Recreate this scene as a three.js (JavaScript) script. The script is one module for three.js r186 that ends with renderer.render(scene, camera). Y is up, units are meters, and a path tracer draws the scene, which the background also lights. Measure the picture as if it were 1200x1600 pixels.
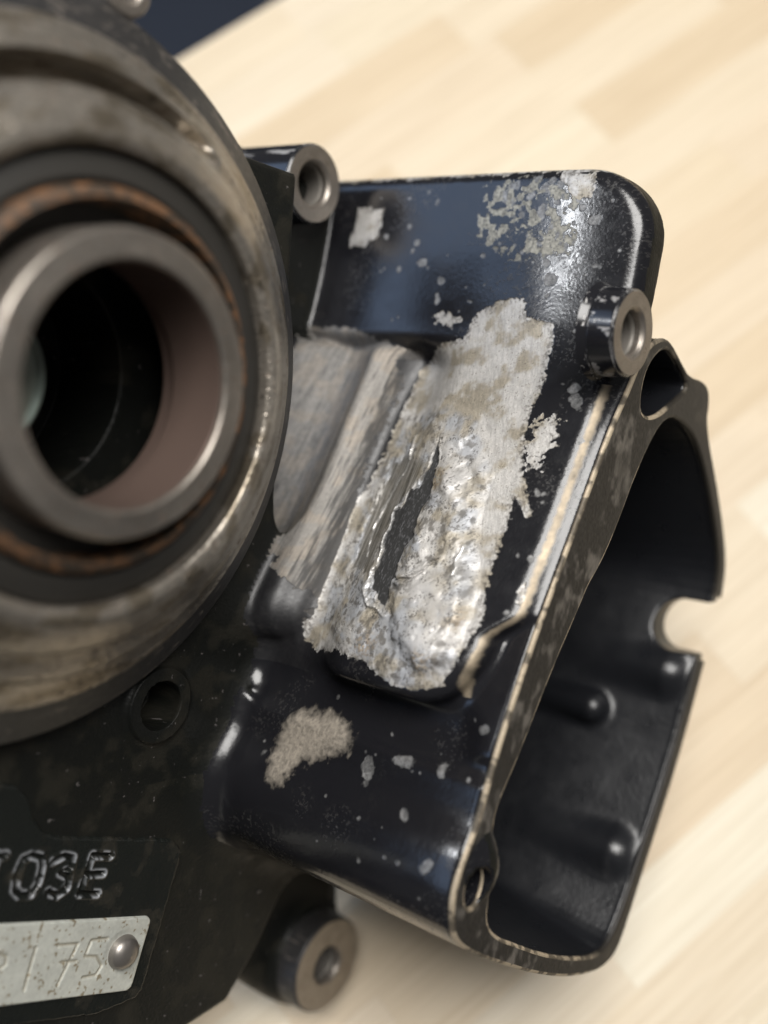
import * as THREE from 'three';
import { mergeGeometries } from 'three/addons/utils/BufferGeometryUtils.js';
import { RoundedBoxGeometry } from 'three/addons/geometries/RoundedBoxGeometry.js';
import { RectAreaLightUniformsLib } from 'three/addons/lights/RectAreaLightUniformsLib.js';

// ---------------------------------------------------------------- camera, light, exposure
const scene = new THREE.Scene();
scene.background = new THREE.Color().setRGB(0.1, 0.1, 0.1);
const camera = new THREE.PerspectiveCamera(50, 768 / 1024, 0.02, 20);
camera.position.set(0, 0.402, 0);
camera.rotation.set(-70 * Math.PI / 180, 0, 0);
camera.focus = 0.28;
camera.userData.fStop = 4.5;
const renderer = new THREE.WebGLRenderer({ antialias: true });
renderer.toneMapping = THREE.LinearToneMapping;
renderer.toneMappingExposure = 1;
renderer.shadowMap.enabled = true;
RectAreaLightUniformsLib.init();

// ---------------------------------------------------------------- casting shape (millimetres, axes of the case: x along the shaft bore, y up the wall, z out of the wall)
const clamp = (a, lo, hi) => a < lo ? lo : a > hi ? hi : a;
const sstep = (a, b, x) => { const t = clamp((x - a) / (b - a), 0, 1); return t * t * (3 - 2 * t); };
const hyp2 = (a, b) => Math.sqrt(a * a + b * b), hyp3 = (a, b, c) => Math.sqrt(a * a + b * b + c * c);
const smin = (a, b, k) => { const h = Math.max(k - Math.abs(a - b), 0) / k; return Math.min(a, b) - h * h * k * 0.25; };
const smax = (a, b, k) => -smin(-a, -b, k);
function sdPoly(P, x, y) {
  let d = 1e18, s = 1;
  for (let i = 0, n = P.length, j = n - 1; i < n; j = i++) {
    const ex = P[j][0] - P[i][0], ey = P[j][1] - P[i][1], wx = x - P[i][0], wy = y - P[i][1];
    const t = clamp((wx * ex + wy * ey) / (ex * ex + ey * ey), 0, 1), bx = wx - ex * t, by = wy - ey * t;
    const q = bx * bx + by * by; if (q < d) d = q;
    const a = y >= P[i][1], b = y < P[j][1], c = ex * wy > ey * wx;
    if ((a && b && c) || (!a && !b && !c)) s = -s;
  }
  return s * Math.sqrt(d);
}
function sdRound2(x, y, x0, x1, y0, y1, r) {
  const qx = Math.abs(x - (x0 + x1) / 2) - (x1 - x0) / 2 + r, qy = Math.abs(y - (y0 + y1) / 2) - (y1 - y0) / 2 + r;
  return Math.min(Math.max(qx, qy), 0) + hyp2(Math.max(qx, 0), Math.max(qy, 0)) - r;
}
// the open chamber: outer and inner outline of its rim as [y, z]
const RIM_OUT = [[14.9, -123.4], [1.5, -115.1], [-16.1, -106.9], [-33.1, -98.9], [-49.5, -91.2], [-62.6, -85.9], [-76.2, -80.9], [-89.8, -77.3], [-97, -73.2], [-103.5, -71], [-109.3, -71.1], [-116.2, -73.5],
  [-121.9, -81.8], [-129.1, -95.9], [-137.5, -113], [-145.2, -131.7], [-149.5, -147.5], [-150.5, -157], [-148, -164.5], [-137, -169.9], [-117.5, -179], [-97.2, -188.4], [-79.9, -194.5], [-62, -200], [-52.3, -203.7], [-44.2, -205.9],
  [-31.9, -205], [-11.8, -190.7], [7.5, -173.9], [14.9, -174], [19.6, -170.4], [20, -156], [26.5, -146.6], [29, -138], [24, -128]];
const RIM_IN = [[9.3, -146.2], [-4.1, -134.8], [-22.6, -125.7], [-32, -119.3], [-36, -115], [-41, -112.2], [-56.9, -102], [-75.9, -91.9], [-86.9, -84.7], [-92, -84.2], [-97.9, -85.3], [-107.7, -86.7], [-115.5, -86.5],
  [-121, -92], [-126, -102], [-134, -118], [-140, -133], [-144.5, -147], [-145, -156], [-136, -164], [-116, -173.5], [-96, -183], [-79, -189], [-61, -193.5], [-45, -200.5], [-32, -199.5], [-14, -186], [1, -172], [7, -161]];
const chaikin = (P) => { const o = []; P.forEach((a, i) => { const b = P[(i + 1) % P.length]; o.push([a[0] * 0.75 + b[0] * 0.25, a[1] * 0.75 + b[1] * 0.25], [a[0] * 0.25 + b[0] * 0.75, a[1] * 0.25 + b[1] * 0.75]); }); return o; };
const RIM_O = chaikin(chaikin(RIM_OUT)), RIM_I = chaikin(chaikin(RIM_IN));
const POCKET = chaikin(chaikin([[13.5, -129.3], [20.9, -131.5], [26.5, -139.7], [24.0, -147.8], [17.5, -159.5], [13.6, -151.4], [7.7, -140.4], [7.4, -131.2]]));
const SIDE = [[60, 60], [60, -80], [-50, -86], [-100, -96], [-141, -108], [-160, -97], [-172, -87], [-176, -60], [-165, 60]];
const LUG = [[-120, -80], [-132, -140], [-168, -147], [-186, -140], [-193, -128], [-186, -116], [-166, -90]];
const HY = [[-80, -74.5], [-66, -75.5], [-56, -79], [-46, -84.5], [-36, -90], [-20, -98], [-5, -104.5], [14, -113.2], [26, -117.6], [40, -120], [55, -121.5], [80, -123.5]];
const HT = (() => { const raw = (y) => { let i = 0; while (i < HY.length - 2 && y > HY[i + 1][0]) i++; const a = HY[i], b = HY[i + 1], t = (y - a[0]) / (b[0] - a[0]); return a[1] + (b[1] - a[1]) * t; };
  const o = []; for (let k = 0; k <= 360; k++) { const y = -90 + k * 0.5; let s = 0, w = 0; for (let d = -6; d <= 6; d++) { const q = 1 - Math.abs(d) / 7; s += raw(y + d) * q; w += q; } o.push(s / w); } return o; })();
const H0 = (y) => { const t = clamp((y + 90) * 2, 0, 359.99), i = t | 0; return HT[i] + (HT[i + 1] - HT[i]) * (t - i); };
// outer face of the repaired bulge
const HB = (x, y) => H0(y) + 2.4 * Math.exp(-(((x - 8) / 22) ** 2) - ((y + 26) / 32) ** 2) - 12.5 * sstep(-3, -28, x) * sstep(24, 14, y) - (x > 4 ? 4.6 * ((x - 4) / 34) ** 2 : 0);
const HW = (x, y) => H0(y) + 2.6 - 14.5 * sstep(-37, -20, x) - 9 * Math.exp(-(((x + 49) / 10) ** 2)) + 3 * sstep(-54, -70, x) + 0.6 * Math.exp(-(((x + 35 + 0.04 * y) / 2.2) ** 2)) - 0.5 * Math.exp(-(((x + 40.5 + 0.03 * y) / 2.2) ** 2)) + 0.9 * Math.exp(-(((x + 30 + 0.03 * y) / 1.7) ** 2));
// outline distances looked up from half-millimetre tables
const TY = -212, TZ = -226, TN = 600, TM = 620;
function table(P) { const a = new Float32Array(TN * TM); for (let i = 0; i < TN; i++) for (let j = 0; j < TM; j++) a[i * TM + j] = sdPoly(P, TY + i * 0.5, TZ + j * 0.5);
  return (y, z) => { const u = clamp((y - TY) * 2, 0, TN - 1.01), v = clamp((z - TZ) * 2, 0, TM - 1.01), i = u | 0, j = v | 0, fu = u - i, fv = v - j, o = i * TM + j; return (a[o] * (1 - fv) + a[o + 1] * fv) * (1 - fu) + (a[o + TM] * (1 - fv) + a[o + TM + 1] * fv) * fu; }; }
const dOut = table(RIM_O), dIn = table(RIM_I), dPocket = table(POCKET), dSide = table(SIDE), dLug = table(LUG);
const capX = (x, y, z, x0, x1, y0, z0, r) => hyp3(x < x0 ? x0 - x : x > x1 ? x - x1 : 0, y - y0, z - z0) - r;   // capsule along x
function sdCase(x, y, z) {
  // open chamber
  let d = 1e9;
  const dO = dOut(y, z);
  let cas = smax(dO, Math.max(x - 39.4, -41 - x), 1.2);
  cas = smin(cas, capX(x, y, z, -40, 34, -101, -83, 8.6), 6);
  cas = smax(cas, -capX(x, y, z, -60, 60, -78, -79.55, 2.2), 2.5);
  cas = smax(cas, -capX(x, y, z, -60, 27, -71, -77, 7.5), 4);
  // bulge and upper wall
  let b = 20;
  if (y > -88 && z > -150) {
  const hb = HB(x, y);
  const xe = 38 - 6 * sstep(-42, -50, y) - 2 * sstep(-50, -62, y);
  const upper = sdRound2(x, y, -98, 38, -20, 70, 19), low = smax(smax(x - xe, -40 - x, 6), -67 - y, 14);
  b = smax((z - hb) * 0.86, Math.min(upper, Math.max(low, y - 30)), 4.6);
  b = smax(b, (hb - 11.5 - z) * 0.86, 2);
  }
  d = smin(cas, b, 3);
  // web between hub and bulge
  if (x < -8 && y > -84 && y < 34 && z > -150 && z < -55) {
    const hw = HW(x, y), w = smax(smax(smax((z - hw) * 0.7, y - 20, 4), -64 - y - 0.25 * (x + 40), 16), Math.max(-66 - x, x + 20, (hw - 16 - z) * 0.7), 2);
    d = smin(d, w, 2.2);
  }
  // side wall with the number, hub
  let s = smax(dSide(y, z), Math.max(x + 41, -62 - x), 2);
  const r = hyp2(y, z);
  s = smin(s, Math.max(r - 76.5, x + 35, -62 - x), 4);
  const rb = hyp2(y + 79, z + 50);
  s = smin(s, Math.max(rb - 9.5, x + 39.4, -55 - x), 3);
  d = smin(d, s, 11);
  d = Math.max(d, -Math.max(rb - 6.3, -52 - x));
  // lug below
  d = smin(d, smax(dLug(y, z), Math.max(x + 51, -60 - x), 3), 3);
  d = smin(d, smax(hyp2(y + 176.2, z + 131.7) - 14.6, Math.max(x + 43.4, -58 - x), 2), 5);
  d = smin(d, Math.max(hyp2(y - 26.4, z + 114) - 9, x - 37.5, 33 - x), 2.5);
  d = Math.max(d, -Math.max(hyp2(y - 26.4, z + 111.5) - 5.45, 31 - x), -Math.max(hyp2(y + 176.2, z + 131.7) - 5.8, -56 - x), -Math.max(hyp2((y + 104.9) / 1.3, z + 79.3) - 3.95, 26 - x));
  // column under the upper boss
  d = smin(d, smax(sdRound2(y, z, 20, 66, -128, -94, 9), Math.max(x + 66, -92 - x), 3), 3);
  // hollow
  let cav = smax((dIn(y, z) + 0.2 * Math.max(38 - x, 0)) * 0.96, -34 - x, 5);
  cav = smax(cav, -capX(x, y, z, -40, 31, -70, -193, 7), 4);
  cav = smax(cav, -capX(x, y, z, -40, 31, -123, -172, 7), 4);
  cav = smax(cav, -capX(x, y, z, -40, 13, -84, -181, 5), 3);
  d = smax(d, -cav, 0.8);
  d = Math.max(d, -Math.max(r - 24.6, -58 - x));
  d = Math.max(d, -Math.max(r - 42, -17 - x, x + 10));
  d = smax(d, -Math.max(dPocket(y, z), 22 - x), 1);
  // notch through the far wall
  d = smax(d, -Math.max(Math.max(hyp2(Math.min(x - 32, 0), y + 54.5) - 7.8), z + 180), 0.8);
  return d;
}
// ---------------------------------------------------------------- helpers
let seed = 7; const rnd = () => { seed = (seed * 1664525 + 1013904223) >>> 0; return seed / 4294967296; };
const MM = 0.001;
function part(name, geo, mat, parent, label) {
  const m = new THREE.Mesh(geo, mat); m.name = name; m.castShadow = m.receiveShadow = true; parent.add(m);
  if (label) m.userData.label = label; return m;
}
const inMM = (g) => { g.scale(MM, MM, MM); return g; };
// lathe about the case's x axis through (y0, z0); profile of [radius, x]
function latheX(profile, y0 = 0, z0 = 0, seg = 96, crease = true) {
  const pts = [];
  profile.forEach((p, i) => { pts.push(new THREE.Vector2(Math.max(p[0], 0.0001), p[1])); });
  const g = new THREE.LatheGeometry(pts, seg); g.rotateZ(-Math.PI / 2); g.translate(0, y0, z0);
  return inMM(g);
}
// rounded profile: cut every corner of a [radius, x] line with small arcs
function soften(profile, r, n = 4) {
  const out = [profile[0]];
  for (let i = 1; i < profile.length - 1; i++) {
    const a = profile[i - 1], b = profile[i], c = profile[i + 1], rr = b[2] ?? r;
    const la = Math.hypot(a[0] - b[0], a[1] - b[1]), lc = Math.hypot(c[0] - b[0], c[1] - b[1]), d = Math.min(rr, la * 0.45, lc * 0.45);
    const p = [b[0] + (a[0] - b[0]) * d / la, b[1] + (a[1] - b[1]) * d / la], q = [b[0] + (c[0] - b[0]) * d / lc, b[1] + (c[1] - b[1]) * d / lc];
    for (let k = 0; k <= n; k++) { const t = k / n, u = 1 - t; out.push([u * u * p[0] + 2 * u * t * b[0] + t * t * q[0], u * u * p[1] + 2 * u * t * b[1] + t * t * q[1]]); }
  }
  out.push(profile[profile.length - 1]); return out;
}
// tileable value noise on a 256 grid
const NG = new Float32Array(65536); { let s = 99; for (let i = 0; i < 65536; i++) { s = (Math.imul(s, 1664525) + 1013904223) >>> 0; NG[i] = s / 4294967296; } }
function noise2(x, y) {
  const xi = Math.floor(x), yi = Math.floor(y), fx = x - xi, fy = y - yi, u = fx * fx * (3 - 2 * fx), v = fy * fy * (3 - 2 * fy);
  const a = (xi & 255) + ((yi & 255) << 8), b = ((xi + 1) & 255) + ((yi & 255) << 8), c = (xi & 255) + (((yi + 1) & 255) << 8), d = ((xi + 1) & 255) + (((yi + 1) & 255) << 8);
  return NG[a] * (1 - u) * (1 - v) + NG[b] * u * (1 - v) + NG[c] * (1 - u) * v + NG[d] * u * v;
}
const fbm = (x, y, n = 4) => { let s = 0, a = 0.5, t = 0; for (let i = 0; i < n; i++) { s += a * noise2(x, y); t += a; x = x * 2.03 + 17.3; y = y * 2.03 + 5.7; a *= 0.5; } return s / t; };

// surface nets over the signed distance, only in the blocks that the surface crosses
function surfaceNet(sdf, lo, hi, h, B = 6) {
  const nx = Math.ceil((hi[0] - lo[0]) / h), ny = Math.ceil((hi[1] - lo[1]) / h), nz = Math.ceil((hi[2] - lo[2]) / h);
  const key = (i, j, k) => (i * (ny + 2) + j) * (nz + 2) + k, vert = new Map(), pos = [], quads = [];
  const S = B + 1, val = new Float32Array(S * S * S), at = (i, j, k) => val[(i * S + j) * S + k];
  const edges = [];
  for (let bi = 0; bi < nx; bi += B) for (let bj = 0; bj < ny; bj += B) for (let bk = 0; bk < nz; bk += B) {
    const c = sdf(lo[0] + (bi + B / 2) * h, lo[1] + (bj + B / 2) * h, lo[2] + (bk + B / 2) * h);
    if (Math.abs(c) > B * h * 1.15) continue;
    for (let i = 0; i < S; i++) for (let j = 0; j < S; j++) for (let k = 0; k < S; k++) val[(i * S + j) * S + k] = sdf(lo[0] + (bi + i) * h, lo[1] + (bj + j) * h, lo[2] + (bk + k) * h);
    for (let i = 0; i < B; i++) for (let j = 0; j < B; j++) for (let k = 0; k < B; k++) {
      const v = [at(i, j, k), at(i + 1, j, k), at(i, j + 1, k), at(i + 1, j + 1, k), at(i, j, k + 1), at(i + 1, j, k + 1), at(i, j + 1, k + 1), at(i + 1, j + 1, k + 1)];
      let m = 0; for (let q = 0; q < 8; q++) if (v[q] < 0) m |= 1 << q;
      if (m === 0 || m === 255) continue;
      let sx = 0, sy = 0, sz = 0, n = 0;
      const E = (a, b, ax, ay, az, dx, dy, dz) => { if ((v[a] < 0) !== (v[b] < 0)) { const t = v[a] / (v[a] - v[b]); sx += ax + dx * t; sy += ay + dy * t; sz += az + dz * t; n++; } };
      E(0, 1, 0, 0, 0, 1, 0, 0); E(2, 3, 0, 1, 0, 1, 0, 0); E(4, 5, 0, 0, 1, 1, 0, 0); E(6, 7, 0, 1, 1, 1, 0, 0);
      E(0, 2, 0, 0, 0, 0, 1, 0); E(1, 3, 1, 0, 0, 0, 1, 0); E(4, 6, 0, 0, 1, 0, 1, 0); E(5, 7, 1, 0, 1, 0, 1, 0);
      E(0, 4, 0, 0, 0, 0, 0, 1); E(1, 5, 1, 0, 0, 0, 0, 1); E(2, 6, 0, 1, 0, 0, 0, 1); E(3, 7, 1, 1, 0, 0, 0, 1);
      const I = bi + i, J = bj + j, K = bk + k;
      vert.set(key(I, J, K), pos.length / 3);
      pos.push(lo[0] + (I + sx / n) * h, lo[1] + (J + sy / n) * h, lo[2] + (K + sz / n) * h);
      const s0 = v[0] < 0;
      if (s0 !== v[1] < 0) edges.push(0, I, J, K, s0 ? 1 : 0);
      if (s0 !== v[2] < 0) edges.push(1, I, J, K, s0 ? 1 : 0);
      if (s0 !== v[4] < 0) edges.push(2, I, J, K, s0 ? 1 : 0);
    }
  }
  for (let e = 0; e < edges.length; e += 5) {
    const [a, I, J, K, s] = [edges[e], edges[e + 1], edges[e + 2], edges[e + 3], edges[e + 4]];
    const q = a === 0 ? [key(I, J - 1, K - 1), key(I, J, K - 1), key(I, J, K), key(I, J - 1, K)] : a === 1 ? [key(I - 1, J, K - 1), key(I - 1, J, K), key(I, J, K), key(I, J, K - 1)] : [key(I - 1, J - 1, K), key(I, J - 1, K), key(I, J, K), key(I - 1, J, K)];
    const w = q.map((n) => vert.get(n)); if (w.some((n) => n === undefined)) continue;
    if (s) quads.push(w[0], w[1], w[2], w[0], w[2], w[3]); else quads.push(w[0], w[2], w[1], w[0], w[3], w[2]);
  }
  const nor = new Float32Array(pos.length), e = h * 0.6;
  for (let i = 0; i < pos.length; i += 3) {
    const [x, y, z] = [pos[i], pos[i + 1], pos[i + 2]];
    const gx = sdf(x + e, y, z) - sdf(x - e, y, z), gy = sdf(x, y + e, z) - sdf(x, y - e, z), gz = sdf(x, y, z + e) - sdf(x, y, z - e), l = Math.hypot(gx, gy, gz) || 1;
    nor[i] = gx / l; nor[i + 1] = gy / l; nor[i + 2] = gz / l;
  }
  return { pos, nor, tri: quads };
}
// pull out the triangles that belong to one face of the casting, with uv from that face's own plane
function facet(net, pick, uvOf) {
  const map = new Map(), P = [], N = [], U = [], I = [];
  for (let t = 0; t < net.tri.length; t += 3) {
    if (!pick[t / 3]) continue;
    for (let k = 0; k < 3; k++) {
      const v = net.tri[t + k]; let n = map.get(v);
      if (n === undefined) { n = P.length / 3; map.set(v, n); const x = net.pos[3 * v], y = net.pos[3 * v + 1], z = net.pos[3 * v + 2]; P.push(x * MM, y * MM, z * MM); N.push(net.nor[3 * v], net.nor[3 * v + 1], net.nor[3 * v + 2]); U.push(...uvOf(x, y, z)); }
      I.push(n);
    }
  }
  const g = new THREE.BufferGeometry();
  g.setAttribute('position', new THREE.Float32BufferAttribute(P, 3)); g.setAttribute('normal', new THREE.Float32BufferAttribute(N, 3)); g.setAttribute('uv', new THREE.Float32BufferAttribute(U, 2)); g.setIndex(I);
  return g;
}
// ---------------------------------------------------------------- wear on the paint: [x, y] in millimetres on the outer wall, where each place lies on the case
const WEAR = {"cluster":[[21.1,4.6],[29,4.1],[30.3,-1.3],[28.5,-3.5],[28.5,-9],[26.6,-11.9],[23.3,-6.9]],
  "islet":[[-20.1,28.5],[-15.1,30.6],[-10.1,28.9],[-12.7,25.7],[-17.2,25.5]],
  "dots":[[34.1,-37.5],[34.8,-35.4],[36.3,-38.4],[35.6,-41]],
  "gouge":[[-2.9,-2.6],[-1.1,-4.2],[0.9,-9.7],[3.1,-15.8],[2.7,-20.1],[2.5,-26.3],[2.6,-33.1],[2.1,-37.9],[2.4,-43.2],[3.2,-47],[-0.1,-46.7],[-4.2,-43.8],[-6.1,-38.1],[-6.6,-32.7],[-7.5,-25.1],[-4.9,-18.3],[-3.5,-17.1],[-2.3,-15.8],[-2,-13],[-3.2,-8.1]],
  "beige":[[-20.6,-79.7],[-8.1,-78.2],[-2.3,-81.2],[-1.6,-84.9],[-9,-87.8],[-14,-90.7],[-16.9,-96.1],[-21.3,-96.5],[-23.7,-91.7],[-22.8,-85]],
  "mottle":[[-8,63.7],[4,65],[18.1,59.7],[16.5,49.7],[1.5,47.8],[-8,53.1]],
  "bosschip":[[-55.8,60.4],[-45.8,60.1],[-46.3,51.6],[-50.6,48.7],[-56.9,48.8],[-56,55.5]],
  "patch":[[8.2,35],[10.3,29.7],[18,28.7],[19.3,25.2],[20.4,16.6],[21.3,9.6],[20.6,6.7],[21.5,-1.6],[25.1,-10.8],[30.5,-20],[29.5,-20.8],[25.1,-16.8],[25.6,-24.1],[26,-31.8],[26.9,-38.7],[28.7,-44.7],[26.7,-53.7],[24.9,-60.9],[18.3,-63.7],[10,-63.7],[2.1,-60.3],[-8.4,-60.2],[-20.3,-64],[-27,-61.5],[-25.4,-52.6],[-27,-44.3],[-27,-32.6],[-27,-23.8],[-25.3,-18.7],[-24.7,-12.5],[-24.7,3.9],[-24.7,14.3],[-16.6,20.7],[-8,22.9],[-5.2,30.6],[1.7,34.1]],
  "lumps":[[-22.8,0.1],[-5.5,3.5],[6.7,0.9],[14.1,-8.1],[17.2,-11.9],[18.1,-22.6],[24.2,-37.3],[24.9,-46.6],[26.1,-55.7],[18.9,-63],[10,-63],[2.1,-60.3],[-22.7,-57.1],[-24,-45.6],[-24,-32.5],[-24,-18.8]],
  "mound":[[1.7,-11.1],[7.9,-9.3],[13.9,-16.6],[16.3,-23.2],[22.6,-33.5],[26,-39.5],[26.9,-45.8],[25.3,-52.5],[23.7,-58],[18.7,-60.3],[8.2,-53.9],[4.1,-47.2],[1.2,-40.9],[2.2,-33.8],[1.9,-25.4],[2.3,-18.2]],
  "grey":[[11,69],[22.5,68],[23,61.1],[17.3,61.2]],
  "trench":[[-14.4,-8.4],[-3.4,-10.3],[-3.3,-17.4],[-8.1,-24.5],[-7.9,-32.9],[-7.1,-41.7],[-19.9,-42.3],[-21,-31.6],[-21,-20.1],[-21,-13.6]],
  "web":[[-72,23.2],[-50.4,24],[-39.5,21.5],[-22.5,18.9],[-26.5,16.4],[-30,15.6],[-27.1,9.9],[-27.3,2.8],[-27.6,-9.7],[-27.4,-18.1],[-26.5,-27.7],[-25.3,-36.4],[-24.8,-45.8],[-27,-56.4],[-24.8,-55.8],[-27.0,-49.7],[-38.2,-44.4],[-36.7,-41.3],[-50,-42],[-66,-32],[-83,8],[-83,22]]};
const STROKES = {"strip1":[[-13.7,-5.3],[-11.9,-14.1],[-15.6,-21.9],[-17.1,-32.4],[-13.8,-37.5]],"strip2":[[-7.3,-23.6],[-6.4,-31.2],[-5.6,-38.7],[-6.2,-44.2],[-2,-47.4],[4,-48.5]],"crack":[[0.9,-40.5],[8.2,-38.8],[13.3,-33.3]],"sliver":[[18.1,-29.2],[18.7,-33],[18.7,-36.3]],"crack2":[[-1.1,-4.2],[0.1,-13.4],[-3.4,-18.1]]};
const OCHRE = [[25.2, -46.1], [18.9, -56.8], [1.3, -56.7], [2.4, -14.8]], PALE = [[17.4, -51.1], [8.8, -15.9], [13.6, -40.9], [18.4, -43.5], [1.6, -6.2], [14.4, -7.1], [24.2, -32.8]];
const BLOBS = [[8.1,-15.5,3.2,1.3],[4.9,-3.5,2.4,0.8],[2.7,-6,4,0.9],[3.6,-13,5,0.7],[6.5,-31.2,5,0.7],[15.5,-25.6,4.5,0.8],[12.7,-39.4,7,0.9],[16.1,-52.3,6,1],[5.1,-37.5,3,0.6],[21.3,-54,4.5,0.6],[18.4,-57.3,2.6,0.6],[11.8,-58.9,2.4,0.5],[-14.4,-51.5,6,0.5],[5.7,-58.9,4,0.4],[15.1,-12.1,3.5,0.5],[21.1,-42.8,3,0.5],[13.7,-17.8,4,0.5],[-1.8,-53.2,5,0.6]];
const sdLine = (P, x, y) => { let d = 1e9; for (let i = 1; i < P.length; i++) { const ax = P[i - 1][0], ay = P[i - 1][1], ex = P[i][0] - ax, ey = P[i][1] - ay, t = clamp(((x - ax) * ex + (y - ay) * ey) / (ex * ex + ey * ey), 0, 1); d = Math.min(d, hyp2(x - ax - ex * t, y - ay - ey * t)); } return d; };
const boxOf = (P) => [Math.min(...P.map((p) => p[0])) - 6, Math.max(...P.map((p) => p[0])) + 6, Math.min(...P.map((p) => p[1])) - 6, Math.max(...P.map((p) => p[1])) + 6];
const near = {}; for (const [k, P] of Object.entries({ ...WEAR, ...STROKES })) near[k] = boxOf(P);
const sdW = (k, x, y) => { const b = near[k]; return x < b[0] || x > b[1] || y < b[2] || y > b[3] ? 6 : sdPoly(WEAR[k], x, y); };
const sdS = (k, x, y) => { const b = near[k]; return x < b[0] || x > b[1] || y < b[2] || y > b[3] ? 6 : sdLine(STROKES[k], x, y); };
const worn = (x, y) => { const u = 0.9 * (fbm(x * 0.4, y * 0.4, 2) - 0.5), w = 0.9 * (fbm(x * 0.4 + 40, y * 0.4 + 9, 2) - 0.5); return [x + u * 2, y + w * 2]; };
// height of the weld metal above the wall, millimetres
const ragged = (x, y) => 1.7 * (fbm(x * 0.9 + 3, y * 0.28 + 8, 3) - 0.5) + 0.9 * (fbm(x * 2.6, y * 0.8, 2) - 0.5) + 0.5;
function weldShape(x, y) {
  const [wx, wy] = worn(x, y);
  const L = sdW('lumps', wx, wy), M = sdW('mound', wx, wy), g = sdW('gouge', wx, wy) + ragged(x, y) * 0.6, t = sdW('trench', wx, wy) + ragged(x + 30, y);
  const s1 = sdS('strip1', wx, wy) + 0.5 * Math.abs(ragged(x + 9, y)), s2 = sdS('strip2', wx, wy) + 0.5 * Math.abs(ragged(x + 50, y)), c = Math.min(sdS('crack', wx, wy), sdS('crack2', wx, wy)), sl = sdS('sliver', wx, wy);
  return { wx, wy, L, M, g, t, s1, s2, c, sl };
}
function weldHeight(x, y) {
  const q = weldShape(x, y), inL = sstep(1.5, -3, q.L);
  let h = inL * (0.25 + 0.9 * (fbm(x * 0.2, y * 0.2, 2) - 0.5)) + 2.3 * sstep(1.2, -4.5, q.M) * (1 + 0.5 * (fbm(x * 0.16 + 5, y * 0.16, 2) - 0.5));
  for (const [bx, by, r, a] of BLOBS) { const e = ((q.wx - bx) ** 2 + (q.wy - by) ** 2) / (r * r); if (e < 4) h += a * Math.exp(-e * 1.5) * 1.1; }
  const pit = sstep(0.64, 0.74, fbm(x * 1.1 + 60, y * 1.1, 3)); h -= inL * pit * 0.16; h += inL * 0.05 * (fbm(x * 1.5, y * 1.5, 2) - 0.5);
  h -= sstep(1.2, -2.5, q.t) * (1.3 + 1.5 * (fbm(x * 1.1, y * 0.16 + 4, 3) - 0.5));
  h += 1.3 * Math.exp(-q.s1 * q.s1 * 1.1) + 1.1 * Math.exp(-q.s2 * q.s2 * 1.6);
  h -= sstep(0.2, -1.3, q.g) * (3.2 + 2.2 * (fbm(x * 1.2, y * 0.22, 3) - 0.5));
  h -= 0.8 * Math.exp(-q.c * q.c * 14); h += 0.35 * Math.exp(-((q.c - 0.9) ** 2) * 4) + 0.8 * Math.exp(-q.sl * q.sl * 3.5);
  return h;
}
const BX = -84, BW = 128, BY = -125, BH = 200, FW = 1080, FH = 1688;
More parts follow.
